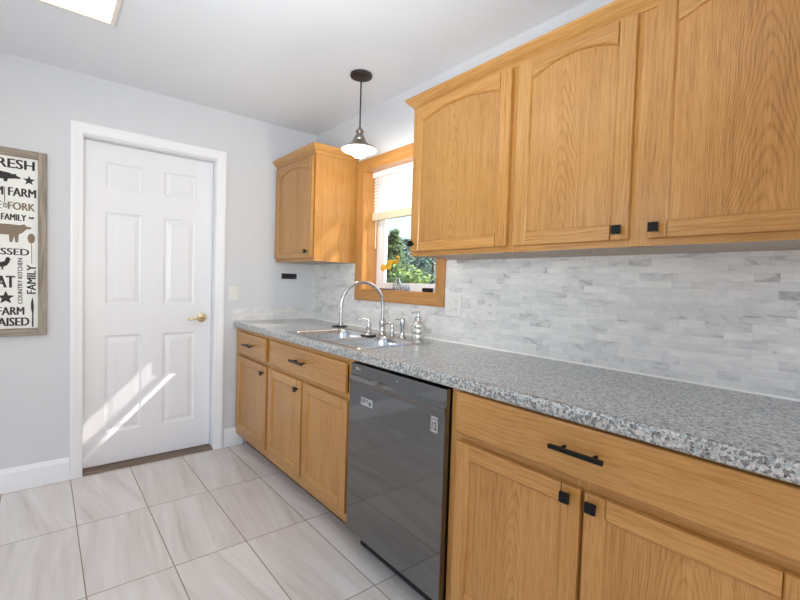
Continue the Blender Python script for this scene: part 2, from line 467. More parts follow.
box(bm, XL - 0.12, -3.1, YB - 0.12, YB, 0, H); box(bm, -0.4, 0.16, YB - 0.12, YB, 0, H); box(bm, -3.1, -0.4, YB - 0.12, YB, 2.3, H); box(bm, -3.1, -0.4, YB - 0.12, YB, 0, 0.3)
build('wall_back', bm, 'wall', kind='structure')

def baseboard(bm, x0, x1):
    prism(bm, [(0.0, 0.0), (-0.014, 0.0), (-0.014, 0.105), (-0.011, 0.115), (-0.008, 0.128), (-0.004, 0.132), (0.0, 0.132)], 'x', x0, x1)
bm = bmesh.new(); baseboard(bm, XL, -1.58); build('baseboard_far', bm, 'white', kind='structure')
bm = bmesh.new(); baseboard(bm, -0.695, -0.555); build('baseboard_corner', bm, 'white', kind='structure')

# door casing, jamb, threshold
bm = bmesh.new()
def casing_profile(s):    # s = 0 at the opening side, 1 at the outside; returns (distance, protrusion)
    return [(0.0, 0.0), (0.0, 0.008), (0.006, 0.011), (0.02, 0.012), (0.034, 0.015), (0.05, 0.017), (0.06, 0.016), (0.06, 0.0)]
CW = 0.06
pr = casing_profile(0)
def casing_loop(bm, lo, hi, ztop, zbot, place):
    """mitred three-sided casing; place(along, z, out) -> xyz"""
    rows = []
    for d, o in pr:
        rows.append([bm.verts.new(place(lo - d, zbot, o)), bm.verts.new(place(lo - d, ztop + d, o)),
                     bm.verts.new(place(hi + d, ztop + d, o)), bm.verts.new(place(hi + d, zbot, o))])
    n = len(rows)
    for i in range(n):
        a, b_ = rows[i], rows[(i + 1) % n]
        for k in range(3): bm.faces.new((a[k], a[k + 1], b_[k + 1], b_[k]))
    bm.faces.new([r_[0] for r_ in rows]); bm.faces.new([r_[3] for r_ in rows][::-1])
casing_loop(bm, DL, DR, 2.04, 0.0, lambda a, z, o: (a, -o, z))
build('trim_1', bm, 'white', kind='structure', label='white moulded door casing')
bm = bmesh.new()
box(bm, DL - 0.0, DL + 0.002, 0.0, 0.12, 0, DT); box(bm, DR - 0.002, DR, 0.0, 0.12, 0, DT); box(bm, DL, DR, 0.0, 0.12, DT - 0.004, DT)
box(bm, DL, DL + 0.012, 0.115, 0.13, 0, DT); box(bm, DR - 0.012, DR, 0.115, 0.13, 0, DT); box(bm, DL, DR, 0.115, 0.13, DT - 0.014, DT)
build('trim_2', bm, 'white', kind='structure', label='white door jamb and stop')
bm = bmesh.new()
prism(bm, [(-0.012, 0.0), (0.004, 0.012), (0.075, 0.014), (0.12, 0.014), (0.12, 0.0)], 'x', DL + 0.002, DR - 0.002)
build('trim_3', bm, 'threshold', kind='structure', label='brown wooden threshold strip')

# six-panel door
DY = 0.07
SL, SR, SB, ST = DL + 0.004, DR - 0.005, 0.02, DT - 0.007
bm = bmesh.new()
px = [(-1.402, -1.202), (-1.078, -0.878)]; pz = [(0.222, 0.838), (1.03, 1.608), (1.752, 1.912)]
xs = [SL, px[0][0], px[0][1], px[1][0], px[1][1], SR]; zs = [SB] + [q for p_ in pz for q in p_] + [ST]
def quad(bm, pts):
    bm.faces.new([bm.verts.new(p_) for p_ in pts])
for i in range(5):
    for j in range(7):
        x0, x1, z0, z1 = xs[i], xs[i + 1], zs[j], zs[j + 1]
        if i in (1, 3) and j in (1, 3, 5):
            loops = []
            for ins, dep in ((0, 0), (0.008, 0.007), (0.017, 0.009), (0.022, 0.008), (0.046, 0.001), (0.048, 0.001)):
                loops.append([bm.verts.new((x, DY + dep, z)) for x, z in ((x0 + ins, z0 + ins), (x1 - ins, z0 + ins), (x1 - ins, z1 - ins), (x0 + ins, z1 - ins))])
            for A, B in zip(loops, loops[1:]):
                for k in range(4): bm.faces.new((A[k], A[(k + 1) % 4], B[(k + 1) % 4], B[k]))
            bm.faces.new(loops[-1])
        else:
            quad(bm, [(x0, DY, z0), (x1, DY, z0), (x1, DY, z1), (x0, DY, z1)])
quad(bm, [(SL, DY, SB), (SL, DY, ST), (SL, DY + 0.038, ST), (SL, DY + 0.038, SB)]); quad(bm, [(SR, DY, SB), (SR, DY, ST), (SR, DY + 0.038, ST), (SR, DY + 0.038, SB)])
quad(bm, [(SL, DY, ST), (SR, DY, ST), (SR, DY + 0.038, ST), (SL, DY + 0.038, ST)]); quad(bm, [(SL, DY, SB), (SR, DY, SB), (SR, DY + 0.038, SB), (SL, DY + 0.038, SB)])
quad(bm, [(SL, DY + 0.038, SB), (SR, DY + 0.038, SB), (SR, DY + 0.038, ST), (SL, DY + 0.038, ST)])
bmesh.ops.remove_doubles(bm, verts=bm.verts, dist=1e-5)
door = build('door_1', bm, 'door', kind='structure', label='white six-panel door')
bm = bmesh.new()
hx, hz = -0.832, 0.936
lathe(bm, [(0.001, 0.0), (0.033, 0.0), (0.033, -0.006), (0.026, -0.013), (0.013, -0.016), (0.012, -0.045), (0.001, -0.046)], (hx, DY, hz), 28, 'y')
hp = [(hx + 0.005, DY - 0.045, hz), (hx - 0.02, DY - 0.05, hz + 0.004), (hx - 0.05, DY - 0.05, hz), (hx - 0.08, DY - 0.047, hz - 0.007), (hx - 0.103, DY - 0.045, hz - 0.004)]
tube(bm, hp, 0.011, 12, 0.007)
dh = build('door_handle', bm, 'brass', door, smooth=True, label='polished brass lever handle')
bm = bmesh.new(); box(bm, SR - 0.001, SR + 0.0015, DY + 0.005, DY + 0.03, hz - 0.03, hz + 0.03); build('latch_plate', bm, 'brass', door)

# ------------------------------------------------------------------ sink window
JY0, JY1, JZ0, JZ1 = -1.442, -0.711, 1.174, 1.972
win = bpy.data.objects.new('window_1', None); col.objects.link(win); win.location = (0.0, -1.07, 1.1); win['kind'] = 'structure'
win['label'] = 'oak trimmed double-hung window over the sink'
XG = 0.112
bm = bmesh.new()
box(bm, 0.0, XG, JY1, WY1, WZ0, WZ1); box(bm, 0.0, XG, WY0, JY0, WZ0, WZ1)
build('side_jamb', bm, 'oak_casing_v', win)
bm = bmesh.new()
box(bm, 0.0, XG, JY0, JY1, WZ0, JZ0); box(bm, 0.0, XG, JY0, JY1, JZ1, WZ1)
build('head_and_sill_jamb', bm, 'oak_casing_h', win)
# picture-frame casing, mitred
CO = 0.075; prc = [(0.0, 0.0), (0.0, 0.011), (0.01, 0.015), (0.03, 0.015), (0.045, 0.019), (0.066, 0.021), (CO, 0.019), (CO, 0.0)]
bm = bmesh.new()
rows = []
for d, o in prc:
    rows.append([bm.verts.new((-o - 0.001, y, z)) for y, z in ((JY0 + 0.003 - d, JZ0 - d), (JY1 + d, JZ0 - d), (JY1 + d, JZ1 + d), (JY0 + 0.003 - d, JZ1 + d))])
for i in range(len(rows)):
    a, b_ = rows[i], rows[(i + 1) % len(rows)]
    for k in range(4):
        bm.faces.new((a[k], a[(k + 1) % 4], b_[(k + 1) % 4], b_[k])).material_index = 1 if k in (1, 3) else 0
build('window_casing', bm, ['oak_casing_h', 'oak_casing_v'], win)
# vinyl frame
bm = bmesh.new()
box(bm, XG, 0.16, JY1 - 0.038, WY1, WZ0, WZ1); box(bm, XG, 0.16, WY0, JY0 + 0.038, WZ0, WZ1)
box(bm, XG, 0.16, JY0 + 0.038, JY1 - 0.038, WZ0, JZ0 + 0.012); box(bm, XG, 0.16, JY0 + 0.038, JY1 - 0.038, JZ1 - 0.03, WZ1)
build('window_frame', bm, 'vinyl', win, bevel=0.002)
FY0, FY1 = JY0 + 0.038, JY1 - 0.038
def sash(name, x0, x1, z0, z1, st, bt):
    bm = bmesh.new()
    box(bm, x0, x1, FY0, FY0 + st, z0, z1); box(bm, x0, x1, FY1 - st, FY1, z0, z1)
    box(bm, x0, x1, FY0 + st, FY1 - st, z0, z0 + bt); box(bm, x0, x1, FY0 + st, FY1 - st, z1 - 0.032, z1)
    s_ = build(name, bm, 'vinyl', win, bevel=0.003)
    g_ = build('pane', bx((x0 + x1) / 2 - 0.002, (x0 + x1) / 2 + 0.002, FY0 + st - 0.004, FY1 - st + 0.004, z0 + bt - 0.004, z1 - 0.028), 'glass', s_)
    return s_
sash('window_sash', 0.116, 0.142, JZ0 + 0.013, JZ1 - 0.031, 0.043, 0.036)
bm = bmesh.new(); box(bm, 0.104, 0.117, -1.30, -1.24, JZ0 + 0.014, JZ0 + 0.03); build('sash_latch', bm, 'vinyl', win, bevel=0.002)

# mini blind
blind = empty('window_blind', (0.07, -1.076, 1.64), 'white mini blind half drawn down in the window over the sink', 'blind')
BY0, BY1 = JY0 + 0.006, JY1 - 0.006
build('head_rail', bx(0.052, 0.088, BY0, BY1, JZ1 - 0.036, JZ1 - 0.001), 'slat', blind, bevel=0.002)
zz = JZ1 - 0.05
while zz > 1.705:
    bm = bmesh.new()
    a = math.radians(64); hw = 0.0125
    pts = [(0.07 + math.cos(a) * t * hw, zz + math.sin(a) * t * hw + 0.0016 * (1 - t * t)) for t in (-1, -0.4, 0.4, 1)]
    pts2 = [(x + 0.0006, z + 0.0003) for x, z in pts[::-1]]
    prism(bm, pts + pts2, 'y', BY0 + 0.004, BY1 - 0.004)
    build('slat', bm, 'slat', blind)
    zz -= 0.0215
build('bottom_rail', bx(0.055, 0.084, BY0, BY1, 1.645, 1.695), 'rail', blind, bevel=0.003, label='cream stack of gathered slats on the bottom rail')
for yy in (BY0 + 0.12, BY1 - 0.12):
    bm = bmesh.new(); tube(bm, [(0.058, yy, 1.69), (0.058, yy, JZ1 - 0.02)], 0.0012, 6); build('ladder_cord', bm, 'slat', blind)
bm = bmesh.new(); tube(bm, [(0.048, BY1 - 0.06, 1.45), (0.05, BY1 - 0.06, JZ1 - 0.02)], 0.0022, 6); build('tilt_wand', bm, 'plastic', blind)

# ------------------------------------------------------------------ backsplash
ST0 = 0.914
bm = bmesh.new()
box(bm, -0.009, 0.0, -3.16, -1.512, ST0, 1.352); box(bm, -0.009, 0.0, -0.634, 0.0, ST0, 1.352); box(bm, -0.009, 0.0, -1.512, -0.634, ST0, 1.099)
build('trim_4', bm, 'mosaic_y', kind='structure', label='grey white marble mosaic backsplash along the sink wall')
build('trim_5', bx(-0.638, -0.009, -0.009, 0.0, ST0, 1.002), 'mosaic_x', kind='structure', label='low marble mosaic strip on the far wall')
bm = bmesh.new()
prism(bm, [(-0.009, ST0), (-0.0145, ST0), (-0.009, ST0 + 0.0065)], 'y', -3.16, -0.012)
build('trim_6', bm, 'caulk', kind='structure', label='white caulk line')

# ------------------------------------------------------------------ cabinet building
def cab_door(root, name, y0, y1, z0, z1, xf, sty=0.055, rail=0.055, brail=None, arch=0.0, t=0.019, pan='oak_panel_pair'):
    """door facing -x with its front at xf; y0 < y1"""
    brail = brail or rail
    xb = xf + t; ch = 0.006; xp = xf + 0.009          # sticking, panel depth
    bm = bmesh.new()
    def stile(ya, yb, inner):   # inner: +1 when the panel lies towards +y
        if inner > 0: pts = [(xf, ya), (xf, yb - ch), (xf + ch, yb), (xb, yb), (xb, ya)]
        else: pts = [(xf, ya + ch), (xf, yb), (xb, yb), (xb, ya), (xf + ch, ya)]
        prism(bm, pts, 'z', z0, z1, 0)
    stile(y0, y0 + sty, 1); stile(y1 - sty, y1, -1)
    ya, yb = y0 + sty, y1 - sty
    prism(bm, [(xf, z0), (xf, z0 + brail - ch), (xf + ch, z0 + brail), (xb, z0 + brail), (xb, z0)], 'y', ya, yb, 1)
    # top rail, its lower edge straight or arched
    N = 24 if arch else 1
    cols = []
    for i in range(N + 1):
        u = i / N; y = ya + (yb - ya) * u
        zl = z1 - rail - (arch * (2 * u - 1) ** 2 if arch else 0)
        cols.append([bm.verts.new(q) for q in ((xf, y, z1), (xf, y, zl + ch), (xf + ch, y, zl), (xb, y, zl), (xb, y, z1))])
    for A, B in zip(cols, cols[1:]):
        for k in range(5): bm.faces.new((A[k], B[k], B[(k + 1) % 5], A[(k + 1) % 5])).material_index = 1
    bm.faces.new(cols[0]).material_index = 1; bm.faces.new(cols[-1][::-1]).material_index = 1
    d = build(name, bm, ['oak_v', 'oak_h'], root, bevel=0.0022)
    build('panel', bx(xp, xb - 0.003, ya - 0.004, yb + 0.004, z0 + brail - 0.004, z1 - rail + 0.004), pan, d)
    return d

def square_knob(parent, y, z, xf, mat='black', s=0.0135):
    bm = bmesh.new()
    lathe(bm, [(0.0055, 0.0), (0.0055, -0.016)], (xf, y, z), 12, 'x')
    box(bm, xf - 0.025, xf - 0.016, y - s, y + s, z - s, z + s)
    return build('knob', bm, mat, parent, bevel=0.0012, label='square black knob')

def bar_pull(parent, y0, y1, z, xf, mat='black'):
    bm = bmesh.new()
    box(bm, xf - 0.037, xf - 0.026, y0, y1, z - 0.0058, z + 0.0058)
    for yy in (y0 + 0.03, y1 - 0.03): lathe(bm, [(0.0045, 0.0), (0.0045, -0.03)], (xf, yy, z), 12, 'x')
    return build('handle', bm, mat, parent, bevel=0.0012, label='black bar pull')

XF, XD = -0.610, -0.630        # face frame front, door front of the base run
TOEK = 0.098
def base_cabinet(y0, y1, label, stiles, rails, end_left=False):
    r = empty('base_cabinet', (-0.3, (y0 + y1) / 2, 0.0), label, 'cabinet', 'oak base cabinets')
    bm = bmesh.new()
    zt = 0.872
    e = 0.0006
    box(bm, XF + 0.019, -0.012, y0 + e, y0 + 0.016, TOEK, zt); box(bm, XF + 0.019, -0.012, y1 - 0.016, y1 - e, TOEK, zt)
    box(bm, XF + 0.019, -0.012, y0 + 0.016, y1 - 0.016, TOEK, TOEK + 0.016); box(bm, -0.022, -0.012, y0 + 0.016, y1 - 0.016, TOEK + 0.016, zt)
    build('body', bm, 'cabinside', r)
    bm = bmesh.new()
    for a, b_ in stiles: box(bm, XF, XF + 0.019, a, b_, TOEK, zt, 0)
    for a, b_, za, zb in rails: box(bm, XF + 0.0004, XF + 0.019, a, b_, za, zb, 1)
    build('face_frame', bm, ['oak_v', 'oak_h'], r)
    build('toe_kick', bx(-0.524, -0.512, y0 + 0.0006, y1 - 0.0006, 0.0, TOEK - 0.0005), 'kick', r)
    return r
def drawer_front(root, y0, y1, z0, z1, name='drawer'):
    bm = bmesh.new(); box(bm, XD, XF - 0.0003, y0, y1, z0, z1)
    return build(name, bm, 'oak_h', root, bevel=0.006, seg=3)

# corner (narrow) unit
c1 = base_cabinet(-0.610, -0.003, 'narrow oak base cabinet with one drawer beside the white door', [(-0.058, -0.003), (-0.610, -0.575)],
                  [(-0.575, -0.058, 0.84, 0.872), (-0.575, -0.058, 0.67, 0.712), (-0.575, -0.058, TOEK, 0.165)])
d = drawer_front(c1, -0.577, -0.066, 0.700, 0.848); bar_pull(d, -0.395, -0.255, 0.775, XD, 'bronze')
d = cab_door(c1, 'door', -0.591, -0.072, 0.150, 0.676, XD, pan='oak_panel_single'); square_knob(d, -0.552, 0.632, XD, 'bronze')
# sink unit
c2 = base_cabinet(-1.553, -0.610, 'oak sink base cabinet with two doors left of the dishwasher', [(-0.648, -0.610), (-1.553, -1.512), (-1.10, -1.055)],
                  [(-1.512, -0.648, 0.838, 0.872), (-1.512, -0.648, 0.67, 0.708), (-1.512, -0.648, TOEK, 0.16)])
d = drawer_front(c2, -1.508, -0.645, 0.702, 0.848, 'false_drawer_front'); bar_pull(d, -1.135, -0.985, 0.782, XD, 'bronze')
d = cab_door(c2, 'door', -1.068, -0.630, 0.150, 0.676, XD); square_knob(d, -1.030, 0.630, XD, 'bronze')
d = cab_door(c2, 'door', -1.528, -1.090, 0.150, 0.676, XD)
# unit right of the dishwasher
c3 = base_cabinet(-3.14, -2.166, 'wide oak base cabinet with long drawer right of the dishwasher', [(-2.216, -2.166), (-3.14, -3.095), (-2.675, -2.625)],
                  [(-3.095, -2.216, 0.84, 0.872), (-3.095, -2.216, 0.69, 0.74), (-3.095, -2.216, TOEK, 0.16)])
d = drawer_front(c3, -3.105, -2.200, 0.728, 0.865); bar_pull(d, -2.713, -2.567, 0.801, XD)
d = cab_door(c3, 'door', -2.644, -2.207, 0.150, 0.700, XD); square_knob(d, -2.612, 0.674, XD)
d = cab_door(c3, 'door', -3.098, -2.656, 0.150, 0.700, XD); square_knob(d, -2.682, 0.674, XD)

# ------------------------------------------------------------------ dishwasher
DX = -0.640; D0, D1 = -2.160, -1.563
dw = empty('dishwasher', (-0.35, (D0 + D1) / 2, 0.0), 'dark stainless dishwasher between the oak base cabinets', 'dishwasher')
build('body', bx(-0.60, -0.03, D0 + 0.004, D1 - 0.004, 0.1005, 0.862), 'blackplastic', dw)
bm = bmesh.new()
outline = [(DX + 0.010, 0.862), (DX + 0.006, 0.860), (DX + 0.006, 0.812), (DX + 0.004, 0.806), (DX - 0.006, 0.793), (DX - 0.002, 0.782), (DX, 0.772), (DX, 0.112), (DX + 0.004, 0.106), (-0.602, 0.106), (-0.602, 0.862)]
prism(bm, outline, 'y', D0, D1)
dd = build('door_panel', bm, 'dw', dw, bevel=0.0015)
build('toe_panel', bx(-0.560, -0.552, D0 + 0.004, D1 - 0.004, 0.006, 0.099), 'blackplastic', dw)
for yy in (D0 + 0.05, D1 - 0.05):
    bm = bmesh.new(); lathe(bm, [(0.015, 0.0), (0.015, 0.10)], (-0.50, yy, 0.0), 12); build('foot', bm, 'blackplastic', dw)

def text_mesh(body, height, width=None, depth=0.0006, bold=0.0):
    """flat letters as a bmesh in the xz sense: x right, y up, lower-left at 0,0"""
    cu = bpy.data.curves.new('t', 'FONT'); cu.body = body; cu.size = 1.0; cu.extrude = 0.0; cu.offset = bold; cu.resolution_u = 3
    ob = bpy.data.objects.new('t', cu); col.objects.link(ob)
    dg = bpy.context.evaluated_depsgraph_get(); me = bpy.data.meshes.new_from_object(ob.evaluated_get(dg))
    bpy.data.objects.remove(ob); bpy.data.curves.remove(cu)
    bm = bmesh.new(); bm.from_mesh(me); bpy.data.meshes.remove(me)
    x0 = min(v.co.x for v in bm.verts); x1 = max(v.co.x for v in bm.verts); y0 = min(v.co.y for v in bm.verts); y1 = max(v.co.y for v in bm.verts)
    sy = height / (y1 - y0); sx = width / (x1 - x0) if width else sy
    for v in bm.verts: v.co = Vector(((v.co.x - x0) * sx, (v.co.y - y0) * sy, 0))
    bm.faces.ensure_lookup_table()
    r = bmesh.ops.extrude_face_region(bm, geom=bm.faces[:])
    for e in r['geom']:
        if isinstance(e, bmesh.types.BMVert): e.co.z += depth
    return bm
def to_plane(bm, fn):
    for v in bm.verts: v.co = Vector(fn(v.co.x, v.co.y, v.co.z))
    return bm
# badge, spec label, warranty label
LX = DX + 0.006
bm = to_plane(text_mesh('LG', 0.012, 0.020), lambda a, b_, c_: (LX - 0.0004 - c_, -1.618 - a, 0.836 + b_))
lathe(bm, [(0.0066, 0.0), (0.0066, -0.0008)], (LX, -1.609, 0.842), 20, 'x')
build('badge', bm, 'silver', dw, label='small silver maker badge')
bm = bmesh.new(); box(bm, DX - 0.0006, DX + 0.0004, -1.740, -1.655, 0.695, 0.728)
lb = build('energy_label', bm, 'silver', dw, label='small silver label')
bm = bmesh.new()
for k, (a, b_, c_) in enumerate([(0.004, 0.05, 0.026), (0.004, 0.065, 0.020), (0.004, 0.03, 0.014)]):
    box(bm, DX - 0.0012, DX - 0.0004, -1.655 - b_, -1.655 - a, 0.695 + c_ - 0.0018, 0.695 + c_ + 0.0012)
lathe(bm, [(0.0075, 0.0), (0.0075, -0.0007)], (DX - 0.0005, -1.722, 0.708), 18, 'x')
build('label_print', bm, 'silverdark', lb)
bm = bmesh.new(); box(bm, DX - 0.0006, DX + 0.0004, -2.128, -2.092, 0.749, 0.757); box(bm, DX - 0.0006, DX + 0.0004, -2.128, -2.092, 0.701, 0.746)
lb = build('warranty_label', bm, 'silver', dw, label='small silver label printed 12')
bm = to_plane(text_mesh('12', 0.028, 0.025, bold=0.02), lambda a, b_, c_: (DX - 0.0006 - c_, -2.098 - a, 0.710 + b_))
build('label_print', bm, 'silverdark', lb)
bm = bmesh.new(); lathe(bm, [(0.004, 0.0), (0.004, -0.001)], (LX, -1.89, 0.838), 14, 'x'); build('status_light', bm, 'silver', dw)

# ------------------------------------------------------------------ countertop with sink cut-out
SX0, SX1, SY0, SY1 = -0.600, -0.115, -1.556, -0.788     # sink rim
bm = bmesh.new()
cy0, cy1 = -3.145, -0.001
ZC = 0.914
front = [(-0.012, ZC - 0.04), (-0.012, ZC), (-0.622, ZC), (-0.6295, ZC - 0.002), (-0.634, ZC - 0.0065), (-0.6355, ZC - 0.013), (-0.6355, ZC - 0.034), (-0.633, ZC - 0.04), (-0.612, ZC - 0.041), (-0.612, ZC - 0.04)]
def slab(y0, y1): prism(bm, front, 'y', y0, y1)
hx0, hx1, hy0, hy1 = SX0 + 0.010, SX1 - 0.010, SY0 + 0.010, SY1 - 0.010
slab(cy0, hy0); slab(hy1, cy1)
# strips in front of and behind the cut-out
fr2 = [(hx0, ZC - 0.04), (hx0, ZC)] + front[2:]
prism(bm, fr2, 'y', hy0, hy1)
prism(bm, [(-0.012, ZC - 0.04), (-0.012, ZC), (hx1, ZC), (hx1, ZC - 0.04)], 'y', hy0, hy1)
bmesh.ops.remove_doubles(bm, verts=bm.verts, dist=1e-5)
ct = build('countertop', bm, 'granite', loc=(-0.3, -1.5, 0.873))
tag(ct, 'long grey speckled granite-look countertop over the base cabinets', 'countertop')

# sink: one pressed steel sheet with two bowls and a raised rim
sink = empty('kitchen_sink', (-0.35, -1.17, 0.80), 'stainless steel double bowl drop-in sink in the speckled countertop', 'sink')
def rrect(x0, x1, y0, y1, r, z, n=6):
    out = []
    for cx, cy, a0 in ((x1 - r, y1 - r, 0), (x0 + r, y1 - r, 90), (x0 + r, y0 + r, 180), (x1 - r, y0 + r, 270)):
        for k in range(n + 1):
            t = math.radians(a0 + 90 * k / n); out.append((cx + r * math.cos(t), cy + r * math.sin(t), z))
    return out
ZR = ZC + 0.005
YD = -1.215                                   # divider
bm = bmesh.new()
bowls = [(-0.572, -0.205, YD + 0.016, SY1 - 0.030), (-0.572, -0.205, SY0 + 0.030, YD - 0.016)]
deck_outer = [bm.verts.new(q) for q in rrect(SX0 + 0.006, SX1 - 0.006, SY0 + 0.006, SY1 - 0.006, 0.03, ZR)]
lip = [bm.verts.new(q) for q in rrect(SX0, SX1, SY0, SY1, 0.035, ZC + 0.0006)]
n_ = len(lip)
for k in range(n_): bm.faces.new((lip[k], lip[(k + 1) % n_], deck_outer[(k + 1) % n_], deck_outer[k]))
bowl_edges = []
edges = [bm.edges.get((deck_outer[k], deck_outer[(k + 1) % n_])) for k in range(n_)]
for (x0, x1, y0, y1) in bowls:
    prev = None
    for ins, z, rr in ((0.0, ZR, 0.055), (0.003, ZR - 0.004, 0.052), (0.008, ZR - 0.03, 0.05), (0.016, ZC - 0.15, 0.05), (0.03, ZC - 0.175, 0.05), (0.06, ZC - 0.183, 0.05)):
        ring = [bm.verts.new(q) for q in rrect(x0 + ins, x1 - ins, y0 + ins, y1 - ins, rr, z)]
        if prev:
            for k in range(n_): bm.faces.new((prev[k], prev[(k + 1) % n_], ring[(k + 1) % n_], ring[k]))
        else:
            first = ring
        prev = ring
    bm.faces.new(prev)
    edges += [bm.edges.get((first[k], first[(k + 1) % n_])) for k in range(n_)]
bmesh.ops.triangle_fill(bm, edges=edges, use_beauty=True, normal=(0, 0, 1))
so = build('bowl_sheet', bm, 'steel', sink, smooth='all')
for yc in ((YD + SY1) / 2, (YD + SY0) / 2):
    bm = bmesh.new(); lathe(bm, [(0.001, 0.004), (0.028, 0.004), (0.034, 0.006), (0.042, 0.004), (0.044, 0.0), (0.001, 0.0)], (-0.39, yc, ZC - 0.182), 28)
    build('drain', bm, 'chrome', sink, smooth=True)

# faucet
FX, FY = -0.145, -1.137
fc = empty('kitchen_faucet', (FX, FY, ZR), 'tall brushed nickel gooseneck faucet arching over the sink', 'faucet')
bm = bmesh.new()
lathe(bm, [(0.001, 0.0005), (0.027, 0.0005), (0.027, 0.006), (0.021, 0.012), (0.0185, 0.03), (0.0195, 0.065), (0.0185, 0.078), (0.0125, 0.092), (0.001, 0.094)], (FX, FY, ZR), 28)
build('faucet_body', bm, 'chrome', fc, smooth=True)
ex, ey = -0.408, -1.098
mx, my = (FX + ex) / 2, (FY + ey) / 2; hr = math.hypot(ex - FX, ey - FY) / 2; zs_ = 1.083
pts = [(FX, FY, ZR + 0.085), (FX, FY, 1.04)]
for k in range(25):
    t = PI * k / 24
    pts.append((mx + (FX - mx) * math.cos(t), my + (FY - my) * math.cos(t), zs_ + 0.137 * math.sin(t)))
pts += [(ex, ey, 1.03), (ex, ey, 0.995)]
bm = bmesh.new(); tube(bm, pts, 0.0105, 16); build('spout', bm, 'chrome', fc, smooth=True)
bm = bmesh.new(); lathe(bm, [(0.0105, 0.0), (0.0125, 0.002), (0.0125, 0.022), (0.0105, 0.024)], (ex, ey, 0.974), 20); build('nozzle', bm, 'chrome', fc, smooth=True)

# lever handle post beside the faucet
hy = -1.238
lv = empty('faucet_lever', (-0.15, hy, ZR), 'short nickel faucet lever post just right of the gooseneck faucet', 'faucet handle')
bm = bmesh.new(); lathe(bm, [(0.001, 0.0005), (0.021, 0.0005), (0.021, 0.005), (0.014, 0.014), (0.011, 0.045), (0.013, 0.06), (0.008, 0.072), (0.001, 0.074)], (-0.15, hy, ZR), 24)
build('post', bm, 'chrome', lv, smooth=True)
bm = bmesh.new(); tube(bm, [(-0.15, hy, ZR + 0.066), (-0.168, hy + 0.02, ZR + 0.072), (-0.176, hy + 0.04, ZR + 0.066), (-0.182, hy + 0.056, ZR + 0.05)], 0.006, 10); build('lever', bm, 'chrome', lv, smooth=True)
# side sprayer
hy = -1.335
sp = empty('side_sprayer', (-0.155, hy, ZR), 'nickel side sprayer standing in its holder beside the glass soap bottle', 'sprayer')
bm = bmesh.new(); lathe(bm, [(0.001, 0.0005), (0.022, 0.0005), (0.022, 0.006), (0.015, 0.013), (0.014, 0.028), (0.001, 0.029)], (-0.155, hy, ZR), 24); build('holder', bm, 'chrome', sp, smooth=True)
bm = bmesh.new(); lathe(bm, [(0.001, 0.026), (0.010, 0.027), (0.0115, 0.05), (0.014, 0.075), (0.0165, 0.098), (0.013, 0.108), (0.001, 0.110)], (-0.155, hy, ZR), 24); build('spray_head', bm, 'chrome', sp, smooth=True)
bm = bmesh.new(); tube(bm, [(-0.155, hy, ZR + 0.098), (-0.165, hy + 0.025, ZR + 0.104), (-0.172, hy + 0.04, ZR + 0.10)], 0.006, 10); build('trigger', bm, 'chrome', sp, smooth=True)
# small pump with black base on the divider
py_, px_ = -1.200, -0.288
pm = empty('soap_pump', (px_, py_, ZR), 'small nickel pump with black disc base at the sink divider', 'soap pump')
bm = bmesh.new(); lathe(bm, [(0.001, 0.0008), (0.044, 0.0008), (0.046, 0.004), (0.040, 0.009), (0.001, 0.010)], (px_, py_, ZR), 28); build('base', bm, 'rubber', pm, smooth=True, label='black rubber disc base')
bm = bmesh.new(); lathe(bm, [(0.001, 0.0095), (0.034, 0.0095), (0.030, 0.018), (0.014, 0.024), (0.0125, 0.05), (0.015, 0.064), (0.010, 0.075), (0.009, 0.096), (0.001, 0.098)], (px_, py_, ZR), 24); build('pump_body', bm, 'chrome', pm, smooth=True)
bm = bmesh.new(); tube(bm, [(px_, py_, ZR + 0.092), (px_ - 0.02, py_ + 0.018, ZR + 0.097), (px_ - 0.04, py_ + 0.036, ZR + 0.092)], 0.0055, 10); build('nozzle', bm, 'chrome', pm, smooth=True)
# black stopper in the corner
bm = bmesh.new(); lathe(bm, [(0.001, 0.0005), (0.05, 0.0005), (0.053, 0.003), (0.046, 0.007), (0.016, 0.008), (0.012, 0.014), (0.001, 0.015)], (-0.145, -0.655, ZC), 30)
o = build('drain_stopper', bm, 'rubber', smooth=True, loc=(-0.145, -0.655, ZC)); tag(o, 'flat black rubber drain stopper lying on the countertop behind the left bowl', 'drain stopper')
# glass soap bottle
sx_, sy_ = -0.12, -1.425
sb = empty('soap_bottle', (sx_, sy_, ZC), 'silvery glass soap bottle with pump top beside the sink', 'soap bottle')
bm = bmesh.new(); lathe(bm, [(0.001, 0.0008), (0.030, 0.0008), (0.034, 0.006), (0.034, 0.03), (0.032, 0.034), (0.034, 0.038), (0.034, 0.062), (0.032, 0.066), (0.034, 0.07), (0.034, 0.09), (0.028, 0.098), (0.017, 0.104), (0.017, 0.112), (0.001, 0.113)], (sx_, sy_, ZC), 32)
build('bottle_body', bm, 'soapglass', sb, smooth=True)
bm = bmesh.new(); lathe(bm, [(0.001, 0.1125), (0.019, 0.1125), (0.019, 0.124), (0.006, 0.128), (0.005, 0.145), (0.009, 0.147), (0.009, 0.157), (0.001, 0.158)], (sx_, sy_, ZC), 24)
tube(bm, [(sx_, sy_, ZC + 0.152), (sx_ - 0.02, sy_ + 0.012, ZC + 0.153), (sx_ - 0.034, sy_ + 0.02, ZC + 0.146)], 0.0045, 10)
build('pump_top', bm, 'chrome', sb, smooth=True)

